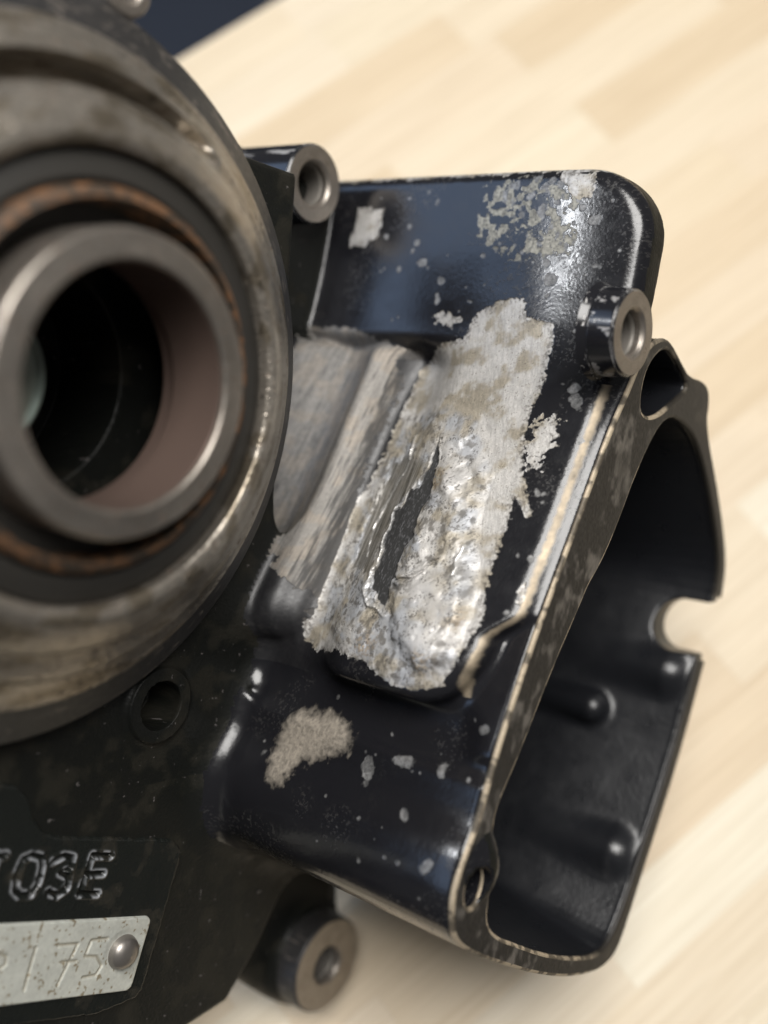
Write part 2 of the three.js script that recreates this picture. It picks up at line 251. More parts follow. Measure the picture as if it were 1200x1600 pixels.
function frontMaps() {
  const color = new Uint8Array(FW * FH * 4), rm = new Uint8Array(FW * FH * 4), bump = new Uint8Array(FW * FH * 4);
  // scattered chips
  const chips = []; const chip = (x, y, r, e = 1, tone = 0) => chips.push([x, y, r, r * e, rnd() * 3.14, tone]);
  for (let i = 0; i < 45; i++) chip(-50 + 84 * rnd(), 26 + 42 * rnd(), 0.25 + 0.7 * rnd() ** 3, 0.6 + rnd() * 0.7);
  for (let i = 0; i < 45; i++) { const a = rnd() * 6.28, q = Math.sqrt(rnd()); chip(8 + 16 * q * Math.cos(a), 57 + 11 * q * Math.sin(a), 0.4 + 1.1 * rnd() ** 2, 0.7 + rnd() * 0.6, 0); }
  for (let i = 0; i < 22; i++) chip(-30 + 66 * rnd(), -62 - 52 * rnd(), 0.18 + 0.5 * rnd() ** 3, 0.7 + rnd() * 0.6);
  for (let i = 0; i < 18; i++) chip(24 + 12 * rnd(), -45 + 80 * rnd(), 0.2 + 0.7 * rnd() ** 3, 0.7 + rnd() * 0.9);
  for (const [x, y, r, e] of [[6.7,-87.3,1.7,1.7],[5.8,-86,1.4,1],[16,-82.3,3,0.45],[27.1,-81.4,1.1,1.2],[21.4,-92.9,0.9,1.5],[31.6,-101.2,1.3,1.4],[19.8,-103,0.5,1],[12.4,-106.5,0.6,1],[34.8,-69.7,1.2,0.8],[31,9,1.4,1.8],[29.5,12,1.2,1.3],[36,18,1.6,1],[-28,44,1.3,1],[-31,50,0.9,1],[-36,42,0.8,1],[-20,39,1,1.2],[15,40,1.6,1.1],[24,56,1.3,1.2]]) chip(x, y, r, e);
  const cell = 4, gw = Math.ceil(BW / cell), buckets = Array.from({ length: gw * Math.ceil(BH / cell) }, () => []);
  for (const c of chips) { const R = Math.max(c[2], c[3]) + 1; for (let i = Math.floor((c[0] - R - BX) / cell); i <= (c[0] + R - BX) / cell; i++) for (let j = Math.floor((c[1] - R - BY) / cell); j <= (c[1] + R - BY) / cell; j++) if (i >= 0 && i < gw && buckets[j * gw + i]) buckets[j * gw + i].push(c); }
  for (let j = 0; j < FH; j++) for (let i = 0; i < FW; i++) {
    const x = BX + (i + 0.5) / FW * BW, y = BY + (j + 0.5) / FH * BH, o = (j * FW + i) * 4;
    const n1 = fbm(x * 0.35, y * 0.35, 3), n2 = fbm(x * 1.7 + 31, y * 1.7, 3), n3 = noise2(x * 7, y * 7), n4 = fbm(x * 0.08 + 3, y * 0.08, 2);
    const ed = 1.3 * (fbm(x * 0.75 + 12, y * 0.75 + 4, 3) - 0.5) + 0.4 * (n2 - 0.5) + 0.06 * (n3 - 0.5);
    let bare = 9, kind = 0;                                             // distance to the nearest bare place, tan edge included, below 0 inside
    const put = (d, k) => { if (d < bare) { bare = d; kind = k; } };
    put(sdW('patch', x, y) + ed * 1.5, 1); put(sdW('cluster', x, y) + ed * 5 + 0.6, 1); put(sdW('islet', x, y) + ed * 3 + 0.3, 1); put(sdW('dots', x, y) + ed * 2, 1);
    put(sdW('web', x, y) + ed * 2.4, 2); put(sdW('beige', x, y) + ed * 2.6 + 3 * (n1 - 0.5), 3); put(sdW('grey', x, y) + ed * 2, 1); { const dm = sdW('mottle', x, y); if (dm < 5) put(Math.max(dm - 3 + ed * 2, (0.53 - fbm(x * 0.5 + 5, y * 0.5, 4)) * 9), 4); } put(sdW('bosschip', x, y) + ed * 1.5, 1);
    if (y > 55 && x < 34) put((68.6 + 2.2 * (n1 - 0.5) - y) + ed * 1.4, 1);
    if (y > -64 && y < 45 && x > 20) { const xe = 38 - 6 * sstep(-42, -50, y) - 2 * sstep(-50, -62, y); put(Math.abs(x - xe + 1.7) - 0.75 + ed * 0.5 + (y > 14 ? 9 : 0), 5); }  // worn end edge of the bulge, the table reflection on it painted in
    for (const c of buckets[Math.floor((y - BY) / cell) * gw + Math.floor((x - BX) / cell)]) { const dx = x - c[0], dy = y - c[1], cs = Math.cos(c[4]), sn = Math.sin(c[4]); put((hyp2((dx * cs + dy * sn) / c[2], (dy * cs - dx * sn) / c[3]) - 1) * Math.min(c[2], c[3]) + ed * (0.3 + 0.55 * Math.min(c[2], 1.4)), c[5] ? 4 : 6); }
    const soft = kind === 3 ? 1.6 : kind === 4 ? 0.4 : kind === 6 ? 0.3 : kind === 5 ? 0.5 : 0.2, b = sstep(soft, -soft, bare) * (kind === 3 ? 0.85 : kind === 4 ? 0.9 : 1);
    // paint
    let r = 0.006, gg = 0.006, bb = 0.0075, rough = 0.15 + 0.12 * n1 + 0.06 * (n3 - 0.5), metal = 0, hgt = 0.56 + 0.05 * (n2 - 0.5) + 0.05 * (n1 - 0.5);
    if (x < -20 && x > -62 && y < 24 && y > -70) { const k = sstep(-20, -27, x) * (0.6 + 0.4 * n2); rough += 0.26 * k; r += 0.006 * k * n2; gg += 0.0055 * k * n2; bb += 0.005 * k * n2; }
    const film = sstep(0.56, 0.75, n2) * sstep(0.5, 0.7, n4) * 0.5; r += film * 0.03; gg += film * 0.028; bb += film * 0.026; rough += film * 0.25;
    if (b > 0) {
      let q, br, bg, bl, ro = 0.5 + 0.2 * (n2 - 0.5), me = 0.75;
      if (kind === 2) {
        const u = x - 0.05 * y, scr = fbm(u * 1.4, y * 0.11, 4), fine = noise2(u * 7, y * 0.3), blot = fbm(x * 0.35 + 9, y * 0.3 + 4, 4), tan = sstep(0.42, 0.62, blot);
        q = 0.15 + 0.1 * (scr - 0.45) + 0.05 * (fine - 0.5) + 0.09 * (n2 - 0.5) + 0.08 * (blot - 0.5) + 0.1 * sstep(-38, -33, x) * sstep(-27, -31, x); br = q * (1 + 0.04 * tan); bg = q * (0.94 - 0.02 * tan); bl = q * (0.86 - 0.08 * tan); ro = 0.66; me = 0.1;
        const dark = 0.85 * sstep(0.5, 0.95, fbm(u * 2.2 + 50, y * 0.2, 4) + 0.55 * sstep(-34, -26, x) - 0.04); br += (0.012 - br) * dark; bg += (0.011 - bg) * dark; bl += (0.011 - bl) * dark; me *= 1 - dark;
        hgt = 0.42 + 0.12 * (scr - 0.5) + 0.06 * (fine - 0.5) + 0.06 * (n2 - 0.5);
      } else if (kind === 3) { q = 0.25 + 0.25 * (n2 - 0.5); br = q; bg = q * 0.88; bl = q * 0.72; ro = 0.75; me = 0.1; hgt = 0.46 + 0.1 * (n2 - 0.5); }
      else if (kind === 4) { q = 0.22 + 0.4 * (n2 - 0.45); br = q; bg = q * 0.96; bl = q * 0.82; ro = 0.6; me = 0.4; hgt = 0.47; }
      else if (kind === 6) { q = 0.05 + 0.45 * n1 * n2 + 0.12 * (n3 - 0.5); br = q; bg = q * 0.99; bl = q * 0.98; ro = 0.5; me = 0.35; hgt = 0.49; }
      else if (kind === 5) { q = 0.24 + 0.3 * (n1 - 0.5) + 0.1 * (n2 - 0.5); br = q; bg = q * 0.82; bl = q * 0.58; ro = 0.45; me = 0.4; hgt = 0.5; }  // edge metal, its tan carrying the painted reflection of the wooden table
      else {
        // dull ground aluminium: warm grey with cloudy stains and short grinding marks
        const gr = fbm(x * 3.1 + 5, y * 3.1, 3), cl = fbm(x * 0.22 + 70, y * 0.22, 4), st = sstep(0.42, 0.68, cl), mk = fbm(x * 2.6 + 0.8 * y, y * 0.35 - 0.2 * x, 3), pore = sstep(0.7, 0.8, noise2(x * 4.3 + 9, y * 4.3)) * sstep(0.45, 0.65, n2);
        q = 0.46 + 0.16 * (n2 - 0.5) + 0.1 * (gr - 0.5) + 0.2 * (mk - 0.5) + 0.12 * (n1 - 0.5); const rim = sstep(-3, 0.2, bare) * sstep(0.42, 0.6, n2); br = q * (1 - 0.32 * st) * (1 - 0.6 * rim); bg = q * (0.97 - 0.36 * st) * (1 - 0.61 * rim); bl = q * (0.93 - 0.44 * st) * (1 - 0.62 * rim);
        br *= 1 - 0.45 * pore; bg *= 1 - 0.46 * pore; bl *= 1 - 0.48 * pore; ro = 0.5 + 0.12 * (gr - 0.5); me = 0.35; hgt = 0.42 + 0.1 * (gr - 0.5) + 0.08 * (n2 - 0.5) - 0.08 * pore;
        const L = sdW('lumps', x, y);
        if (L < 2.5) {
          const w = weldShape(x, y), inW = sstep(1.5, -1.5, w.L), mix = (v, k) => { br += (v[0] - br) * k; bg += (v[1] - bg) * k; bl += (v[2] - bl) * k; };
          const grime = sstep(0.5, 0.72, fbm(x * 0.75 + 11, y * 0.6 + 3, 4)), blue = sstep(0.46, 0.66, fbm(x * 0.2 + 23, y * 0.2 + 8, 3)), sp = sstep(0.68, 0.76, noise2(x * 3.2 + 5, y * 3.2)) * sstep(0.4, 0.6, fbm(x * 0.5 + 2, y * 0.5, 2));
          let pale = 0; for (const [px, py] of PALE) pale = Math.max(pale, Math.exp(-(((w.wx - px) ** 2 + (w.wy - py) ** 2) / 14)));
          let oc = 0; for (const [px, py] of OCHRE) oc = Math.max(oc, Math.exp(-(((w.wx - px) ** 2 + (w.wy - py) ** 2) / 9)));
          mix([0.34, 0.365, 0.41], inW * 0.6 * blue); mix([0.07, 0.062, 0.05], inW * 0.75 * grime * (1 - pale)); mix([0.5, 0.49, 0.48], inW * 0.75 * pale); mix([0.27, 0.19, 0.1], inW * 0.7 * oc * sstep(0.4, 0.6, n2)); mix([0.06, 0.055, 0.05], inW * 0.7 * sp);
          ro = ro * (1 - inW) + inW * (0.5 - 0.12 * pale + 0.2 * grime); me = 0.2 - 0.12 * grime; hgt = hgt * (1 - 0.8 * inW) + inW * (0.33 - 0.06 * sp);
          const tr = sstep(0.8, -1.5, w.t), ln = fbm(x * 2.4, y * 0.14 + 7, 4); mix([0.13 + 0.6 * (ln - 0.45), 0.12 + 0.57 * (ln - 0.45), 0.1 + 0.54 * (ln - 0.45)], tr * 0.85);
          const s = Math.max(Math.exp(-w.s1 * w.s1 * 2), Math.exp(-w.s2 * w.s2 * 2.6), Math.exp(-w.sl * w.sl * 5)) * (0.55 + 0.45 * sstep(0.35, 0.6, n2)); mix([0.72, 0.71, 0.69], s * 0.9); ro = ro * (1 - s) + 0.34 * s; me = me * (1 - s) + 0.6 * s;
          const go = sstep(0.05, -0.5, w.g), gs = fbm(x * 5, y * 1.2, 3), gd = 0.02 + 0.1 * sstep(0.55, 0.85, gs); mix([gd, gd, gd * 1.04], go); me *= 1 - 0.8 * go; ro = ro * (1 - go) + 0.62 * go;
        }
      }
      r = r * (1 - b) + br * b; gg = gg * (1 - b) + bg * b; bb = bb * (1 - b) + bl * b; rough = rough * (1 - b) + ro * b; metal = me * b; hgt = 0.56 * (1 - b) + hgt * b;
    }
    const sr = (v) => 255 * Math.pow(clamp(v, 0, 1), 1 / 2.2);
    color[o] = sr(r); color[o + 1] = sr(gg); color[o + 2] = sr(bb); color[o + 3] = 255;
    rm[o + 1] = 255 * clamp(rough, 0.05, 1); rm[o + 2] = 255 * clamp(metal, 0, 1); rm[o + 3] = 255;
    bump[o] = bump[o + 1] = bump[o + 2] = 255 * clamp(hgt, 0, 1); bump[o + 3] = 255;
  }
  const mk = (d, srgb) => { const t = new THREE.DataTexture(d, FW, FH); t.magFilter = t.minFilter = THREE.LinearFilter; if (srgb) t.colorSpace = THREE.SRGBColorSpace; t.needsUpdate = true; return t; };
  return { color: mk(color, true), rm: mk(rm), bump: mk(bump) };
}
function tex(w, h, fn, srgb) {
  const d = new Uint8Array(w * h * 4); for (let j = 0; j < h; j++) for (let i = 0; i < w; i++) { const c = fn(i, j), o = (j * w + i) * 4; d[o] = c[0]; d[o + 1] = c[1]; d[o + 2] = c[2]; d[o + 3] = 255; }
  const t = new THREE.DataTexture(d, w, h); t.magFilter = THREE.LinearFilter; t.minFilter = THREE.LinearFilter; t.wrapS = t.wrapT = THREE.RepeatWrapping; if (srgb) t.colorSpace = THREE.SRGBColorSpace; t.needsUpdate = true; return t;
}
const sr = (v) => 255 * Math.pow(clamp(v, 0, 1), 1 / 2.2);
// colour / roughness+metal / relief maps from one recipe: f(u, v) -> [r, g, b, rough, metal, height] with u, v in millimetres
function recipe(w, h, mmW, mmH, f) {
  const c = new Uint8Array(w * h * 4), a = new Uint8Array(w * h * 4), b = new Uint8Array(w * h * 4);
  for (let j = 0; j < h; j++) for (let i = 0; i < w; i++) { const o = (j * w + i) * 4, q = f((i + 0.5) / w * mmW, (j + 0.5) / h * mmH); c[o] = sr(q[0]); c[o + 1] = sr(q[1]); c[o + 2] = sr(q[2]); a[o + 1] = 255 * clamp(q[3], 0, 1); a[o + 2] = 255 * clamp(q[4], 0, 1); b[o] = b[o + 1] = b[o + 2] = 255 * clamp(q[5], 0, 1); c[o + 3] = a[o + 3] = b[o + 3] = 255; }
  const mk = (d, s) => { const t = new THREE.DataTexture(d, w, h); t.magFilter = t.minFilter = THREE.LinearFilter; t.wrapS = t.wrapT = THREE.RepeatWrapping; if (s) t.colorSpace = THREE.SRGBColorSpace; t.needsUpdate = true; return t; };
  return { color: mk(c, true), rm: mk(a), bump: mk(b) };
}
const mapped = (m, bumpScale, extra = {}) => new THREE.MeshPhysicalMaterial({ map: m.color, roughnessMap: m.rm, metalnessMap: m.rm, bumpMap: m.bump, bumpScale, roughness: 1, metalness: 1, ...extra });
function TEXTURES() {
  const front = frontMaps();
  const side = recipe(1024, 1024, 100, 100, (x, y) => {
    const n = fbm(x * 0.16, y * 0.16, 4), f = fbm(x * 1.9 + 3, y * 1.9, 3), d = sstep(0.5, 0.72, n) * (0.4 + 0.6 * f), k = sstep(0.9, 0.94, noise2(x * 0.7 + 40, y * 0.7)) * sstep(0.55, 0.7, f);
    return [0.0045 + 0.01 * d + 0.1 * k, 0.005 + 0.008 * d + 0.09 * k, 0.0038 + 0.005 * d + 0.09 * k, 0.4 + 0.25 * d + 0.1 * f, 0, 0.5 + 0.3 * (f - 0.5)];
  });
  const hollow = recipe(512, 512, 100, 100, (x, y) => { const n = fbm(x * 0.2, y * 0.2, 3), f = fbm(x * 1.4 + 3, y * 1.4, 3); return [0.005, 0.0054, 0.0068, 0.24 + 0.14 * n, 0, 0.5 + 0.2 * (f - 0.5)]; });
  const cast = recipe(1024, 512, 360, 90, (x, y) => {   // x round the hub, y out along the flange face
    const n = fbm(x * 0.25, y * 0.25, 4), f = fbm(x * 1.2 + 9, y * 1.2, 3), p = sstep(0.7, 0.78, fbm(x * 0.9 + 60, y * 0.9, 3)), t = fbm(x * 0.04, y * 1.6, 3) * 0.6 + 0.4 * noise2(x * 0.05, y * 5); let q = 0.33 + 0.08 * (n - 0.5) + 0.1 * (f - 0.5) + 0.16 * (t - 0.5);
    const o = sstep(0.5, 0.7, fbm(x * 0.12 + 80, y * 0.3, 4)), nk = sstep(0.86, 0.92, noise2(x * 0.7, y * 0.7)) * sstep(0.5, 0.65, f); q *= (1 - 0.4 * o) * (1 - 0.7 * nk);
    return [q * (1 - 0.6 * p), q * 0.9 * (1 - 0.66 * p) * (1 - 0.06 * o), q * 0.77 * (1 - 0.7 * p) * (1 - 0.18 * o), 0.32 + 0.2 * (f - 0.4) + 0.25 * p, 0.75 - 0.5 * p, 0.5 + 0.35 * (f - 0.5) - 0.25 * p];
  });
  const rim = recipe(1024, 128, 360, 20, (x, y) => {
    const n = fbm(x * 0.3, y * 0.5, 4), f = fbm(x * 1.4 + 9, y * 1.4, 3), e = sstep(0.6, 0.72, n * 0.6 + f * 0.4);
    return [0.018 + 0.16 * e, 0.017 + 0.14 * e, 0.017 + 0.12 * e, 0.42 + 0.2 * f, 0.6 * e, 0.55 - 0.2 * e];
  });
  const rust = recipe(1024, 128, 360, 20, (x, y) => { const n = fbm(x * 0.3, y * 0.6, 4), f = fbm(x * 2, y * 2, 3), e = sstep(0.42, 0.62, n); return [0.045 + 0.24 * e * f, 0.032 + 0.1 * e * f, 0.022 + 0.03 * e * f, 0.7, 0.2, 0.5 + 0.6 * (f - 0.5)]; });
  const steelm = recipe(1024, 256, 360, 60, (x, y) => { const n = fbm(x * 0.05, y * 0.3, 3), f = fbm(x * 0.6 + 4, y * 2.4, 3), p = sstep(0.7, 0.76, fbm(x * 0.8 + 60, y * 0.8, 3)), q = 0.31 + 0.12 * (n - 0.5) + 0.1 * (f - 0.5) + 0.07 * (noise2(x * 0.08, y * 7) - 0.5); return [q * (1 - 0.4 * p), q * 0.9 * (1 - 0.5 * p), q * 0.79 * (1 - 0.55 * p), 0.38 + 0.22 * (f - 0.4), 0.85 - 0.4 * p, 0.5 + 0.15 * (f - 0.5) - 0.1 * p]; });
  // joint face and its tan-lit edges: greasy bare metal on the near side, painted over on the far side; x is the distance from the bore plane
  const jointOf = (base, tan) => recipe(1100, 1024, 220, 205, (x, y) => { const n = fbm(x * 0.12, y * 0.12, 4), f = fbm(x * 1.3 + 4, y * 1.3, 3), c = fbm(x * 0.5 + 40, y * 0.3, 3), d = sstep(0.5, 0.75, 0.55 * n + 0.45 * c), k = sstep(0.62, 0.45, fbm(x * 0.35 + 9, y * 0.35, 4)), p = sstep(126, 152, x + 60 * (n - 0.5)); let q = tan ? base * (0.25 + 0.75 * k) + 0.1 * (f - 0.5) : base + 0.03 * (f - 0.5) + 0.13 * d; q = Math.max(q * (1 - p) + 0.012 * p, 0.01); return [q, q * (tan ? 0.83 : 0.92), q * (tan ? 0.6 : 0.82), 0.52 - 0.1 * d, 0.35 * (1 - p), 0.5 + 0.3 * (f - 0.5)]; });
  const joint = jointOf(0.02, false), edge = jointOf(0.42, true);  // edge: bevels coloured bright tan for the light they catch
  const chipped = recipe(512, 512, 72, 40, (x, y) => { const n = fbm(x * 0.22, y * 0.22, 3), f = fbm(x * 1.3 + 6, y * 1.3, 3), e = sstep(0.6, 0.63, 0.6 * n + 0.4 * f), q = 0.3 + 0.2 * (f - 0.5); return [0.006 * (1 - e) + q * e, 0.006 * (1 - e) + q * 0.97 * e, 0.0075 * (1 - e) + q * 0.94 * e, 0.18 + 0.25 * e, 0.35 * e, 0.55 - 0.15 * e]; });
  const wood = tex(512, 512, (i, j) => { const n = fbm(i / 60, j / 3.2, 4), q = fbm(i / 25 + 40, j / 1.2, 3), v = 226 + 24 * (n - 0.5) + 10 * (q - 0.5); return [v, v - 2 + 6 * (n - 0.5), v - 8 + 14 * (n - 0.5)]; }, true);
  return { front, side, hollow, cast, rim, rust, steel: steelm, joint, edge, chipped, wood };
}
// stamped characters as strokes of [y, z] on the side wall
const STAMP = {"pad":[[[-107.7,-4.6],[-107.9,-9.0]],[[-107.4,-6.9],[-115.7,-5.3]],[[-109.7,-16.2],[-111.0,-18.7],[-113.4,-19.1],[-117.1,-18.4],[-119.4,-16.7],[-118.7,-13.7],[-117.0,-12.3],[-113.2,-12.5],[-110.1,-13.7],[-109.7,-16.2]],[[-112.8,-22.1],[-112.1,-25.1],[-113.3,-27.6],[-115.7,-27.3],[-116.3,-24.6],[-117.9,-26.9],[-120.6,-26.7],[-121.7,-24.1],[-120.1,-21.5]],[[-115.7,-39.0],[-114.1,-33.4],[-123.1,-30.5],[-124.7,-36.1]],[[-118.6,-32.0],[-119.8,-37.2]]],"tag":[[[-131.1,-9.4],[-132.4,-11.2],[-134.3,-11.2],[-134.9,-9.8]],[[-132.8,-19.0],[-142.5,-16.8]],[[-134.3,-25.2],[-135.8,-31.1],[-144.7,-26.1]],[[-139.1,-26.9],[-140.2,-31.1]],[[-137.3,-40.1],[-136.2,-35.1],[-139.8,-33.5],[-141.1,-37.2],[-144.0,-39.0],[-146.0,-37.4],[-145.3,-33.4]]]};
const TAGBOX = { u1: 58, w0: 32.2, w1: 51.6, tilt: 0, rivet: [51.2, 41] };
// ---------------------------------------------------------------- crankcase
const crankcase = new THREE.Group(); crankcase.name = 'engine_crankcase'; scene.add(crankcase);
crankcase.userData = { label: 'worn black painted engine crankcase with a weld repair lying on the wooden table', category: 'engine case' };
{
  const X = new THREE.Vector3(0.773417, 0.528332, 0.350274), Y = new THREE.Vector3(0.1161, 0.425161, -0.897641), Z = new THREE.Vector3(-0.623175, 0.734917, 0.267488);
  const M = new THREE.Matrix4().makeBasis(X, Y, Z); crankcase.quaternion.setFromRotationMatrix(M);
  crankcase.position.set(-0.047556, 0.402 - 0.185501, -0.09241);
}
const std = (r, g, b, rough, metal, extra = {}) => new THREE.MeshPhysicalMaterial({ color: new THREE.Color().setRGB(r, g, b), roughness: rough, metalness: metal, ...extra });
const T = TEXTURES();
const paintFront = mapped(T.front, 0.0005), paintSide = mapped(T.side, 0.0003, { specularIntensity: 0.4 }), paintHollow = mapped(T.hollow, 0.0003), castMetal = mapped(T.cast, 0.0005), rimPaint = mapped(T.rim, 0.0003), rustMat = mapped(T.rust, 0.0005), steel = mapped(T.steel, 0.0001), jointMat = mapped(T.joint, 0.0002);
const paintPlain = mapped(T.chipped, 0.0002), bare = std(0.30, 0.27, 0.235, 0.45, 0.75), darkRubber = std(0.022, 0.02, 0.017, 0.55, 0);

const net = surfaceNet(sdCase, [-100, -200, -212], [44, 75, 64], 0.75);
{
  const nt = net.tri.length / 3, front = new Uint8Array(nt), side = new Uint8Array(nt), hollow = new Uint8Array(nt);
  for (let t = 0; t < nt; t++) {
    const a = net.tri[3 * t], x = net.pos[3 * a], y = net.pos[3 * a + 1], z = net.pos[3 * a + 2], nx = net.nor[3 * a], nz = net.nor[3 * a + 2];
    const inside = dIn(y, z) < 1.5 && x > -35.5 || z < -140;
    if (inside) hollow[t] = 1; else if (x > BX + 0.5 && y > -124 && z < -60 && (x > -30 ? nz > -0.1 && nz > Math.abs(nx) * 0.12 : nz > Math.abs(nx) * 0.62)) front[t] = 1; else side[t] = 1;
  }
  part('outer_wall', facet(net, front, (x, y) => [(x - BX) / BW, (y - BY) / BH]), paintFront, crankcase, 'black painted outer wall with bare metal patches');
  part('side_wall', facet(net, side, (x, y, z) => [z / 100 + 4 + x * 0.003, y / 100 + 3]), paintSide, crankcase);
  part('chamber_wall', facet(net, hollow, (x, y, z) => [x / 100 + 2, y / 100 + 3]), paintHollow, crankcase, 'glossy black inside of the open chamber');
}
// weld metal laid over the crack: its own relief on top of the wall
{
  const x0 = -30, x1 = 33, y0 = -66, y1 = 12, st = 0.24, nx = Math.round((x1 - x0) / st), ny = Math.round((y1 - y0) / st), P = [], U = [], I = [], ok = [];
  for (let j = 0; j <= ny; j++) for (let i = 0; i <= nx; i++) {
    const x = x0 + i * st, y = y0 + j * st, L = sdW('lumps', x, y); let z = -60, good = L < 4;
    if (good) { for (let k = 0; k < 60; k++) { const d = sdCase(x, y, z); if (d < 0.01) break; z -= d * 0.7; } if (z < -125) good = false; }
    const e = sstep(3.6, -2.5, L);
    P.push(x * MM, y * MM, (z + weldHeight(x, y) * e - 0.3 + 0.5 * e) * MM); U.push((x - BX) / BW, (y - BY) / BH); ok.push(good);
  }
  for (let j = 0; j < ny; j++) for (let i = 0; i < nx; i++) { const a = j * (nx + 1) + i, b = a + 1, c = a + nx + 1, d = c + 1; if (ok[a] && ok[b] && ok[c] && ok[d]) I.push(a, b, d, a, d, c); }
  const g = new THREE.BufferGeometry(); g.setAttribute('position', new THREE.Float32BufferAttribute(P, 3)); g.setAttribute('uv', new THREE.Float32BufferAttribute(U, 2)); g.setIndex(I); g.computeVertexNormals();
  part('weld_repair', g, paintFront, crankcase, 'rough lumpy silver weld metal with a dark open crack');
}
// machined joint face
{
  // the outline runs round the rim from one side of the notch to the other and back along the inside
  const cutOpen = (P) => { const far = (p) => p[1] < -180 && p[0] > -62.6 && p[0] < -46.4; let i = P.findIndex((p, k) => far(p) && !far(P[(k + 1) % P.length])); const o = []; for (let k = 1; k <= P.length; k++) { const p = P[(i + k) % P.length]; if (!far(p)) o.push(p); } return o; };
  const s = new THREE.Shape([...cutOpen(RIM_O), ...cutOpen(RIM_I).reverse()].map(([y, z]) => new THREE.Vector2(-z, y)));
  s.holes.push(new THREE.Path(POCKET.map(([y, z]) => new THREE.Vector2(-z, y))));
  const hole = new THREE.Path(); hole.absellipse(79.3, -104.9, 3.9, 5.2, 0, Math.PI * 2); s.holes.push(hole);
  const g = new THREE.ExtrudeGeometry(s, { depth: 0.2, bevelEnabled: true, bevelSize: 0.9, bevelThickness: 0.7, bevelOffset: -0.8, bevelSegments: 3 });
  const p = g.attributes.position, uv = g.attributes.uv; for (let i = 0; i < p.count; i++) uv.setXY(i, p.getX(i) / 220, p.getY(i) / 205 + 0.8);
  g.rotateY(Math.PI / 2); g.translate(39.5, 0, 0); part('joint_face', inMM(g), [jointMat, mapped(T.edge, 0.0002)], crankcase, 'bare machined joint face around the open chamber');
}
// hub, flange and bearing; the hub's own uv: degrees round, millimetres along the profile
function latheUV(g, profile, mmW, mmH) {
  const n = profile.length, uv = g.attributes.uv; let acc = [0]; for (let i = 1; i < n; i++) acc.push(acc[i - 1] + Math.hypot(profile[i][0] - profile[i - 1][0], profile[i][1] - profile[i - 1][1]));
  for (let k = 0; k < uv.count; k++) { const s = Math.floor(k / n), i = k % n; uv.setXY(k, s / (uv.count / n - 1) * 360 / mmW, acc[i] / mmH); } return g;
}
function ringPart(name, raw, r, mat, mmH, label, seg = 144) { const p = soften(raw, r); return part(name, latheUV(latheX(p, 0, 0, seg), p, 360, mmH), mat, crankcase, label); }
ringPart('flange_rim', [[70, -44], [79.4, -43], [79.5, -34.2, 0.9], [69.2, -26.5, 0.3], [68, -30]], 0.5, rimPaint, 20, 'dark painted sloping edge of the round flange');
{
  const dense = soften([[69.4, -29], [69.2, -25.9, 0.7], [67.3, -25, 0.6], [62, -21.2, 1], [61.3, -18.8, 0.8], [60, -17.6, 1], [55.2, -15.4, 1], [54.2, -12.6, 0.8], [52.8, -11, 1], [49.5, -8.6, 3], [46, -7, 1.6], [44, -8, 0.6], [43.6, -15]], 0.6);
  const prof = []; for (let i = 0; i < dense.length - 1; i++) { const a = dense[i], b = dense[i + 1], l = Math.hypot(a[0] - b[0], a[1] - b[1]), k = Math.max(1, Math.round(l / 0.7)); for (let q = 0; q < k; q++) prof.push([a[0] + (b[0] - a[0]) * q / k, a[1] + (b[1] - a[1]) * q / k]); } prof.push(dense[dense.length - 1]);
  const g = latheUV(latheX(prof, 0, 0, 240), prof, 360, 90), p = g.attributes.position;
  for (let i = 0; i < p.count; i++) {   // the cast crescent recess in the upper part of the flange
    const x = p.getX(i), y = p.getY(i), z = p.getZ(i), r = Math.hypot(y, z) / MM, a = Math.atan2(y, -z) * 180 / Math.PI;
    const w = sstep(55, 56.5, r) * sstep(61.5, 60.3, r) * sstep(58, 66, a) * sstep(150, 140, a); p.setX(i, x - 9 * MM * w);
  }
  g.computeVertexNormals(); part('hub_flange', g, castMetal, crankcase, 'bare grey-brown machined face of the round hub');
}
ringPart('rusty_ring', [[37.2, -14], [37, -7.2, 0.5], [34.6, -5.4, 0.5], [34, -14]], 0.5, rustMat, 20, 'thin rusty ring around the bearing');
ringPart('shaft_seal', [[43.8, -16], [43.5, -10.2], [41, -9.2, 1], [38, -8.4, 0.6], [36.8, -12]], 0.5, darkRubber, 20, 'dark grey shaft seal');
ringPart('seal_floor', [[35, -14], [29, -14]], 0.1, darkRubber, 20);
ringPart('bearing_sleeve', [[29.3, -20], [29.5, -1], [28.9, 0], [23.9, 0.7], [23.3, 0.2], [23.3, -1]], 0.5, steel, 60, 'grey steel bearing sleeve standing out of the hub');
ringPart('bore_liner', [[23.5, -0.5], [23.2, -0.8], [23.2, -15.4], [23.8, -16.2], [24.5, -17], [24.5, -20]], 0.4, std(0.17, 0.12, 0.1, 0.34, 0.5), 60, 'shiny brownish wall of the bore');
{ const p = soften([[0, -31], [13.6, -31], [14.4, -30.2], [15, -30], [15.2, -30.6], [15.2, -57]], 0.3), g = latheX(p, -1.5, 13.2, 64); part('shaft_end', g, std(0.22, 0.27, 0.24, 0.35, 0.4), crankcase, 'round steel shaft end deep in the bore'); }
const bossProfile = (r, hr, x1, x0) => soften([[r + 1.5, x0], [r + 0.2, x0 + 2], [r, x1 - 0.6], [r - 0.6, x1]], 0.5);
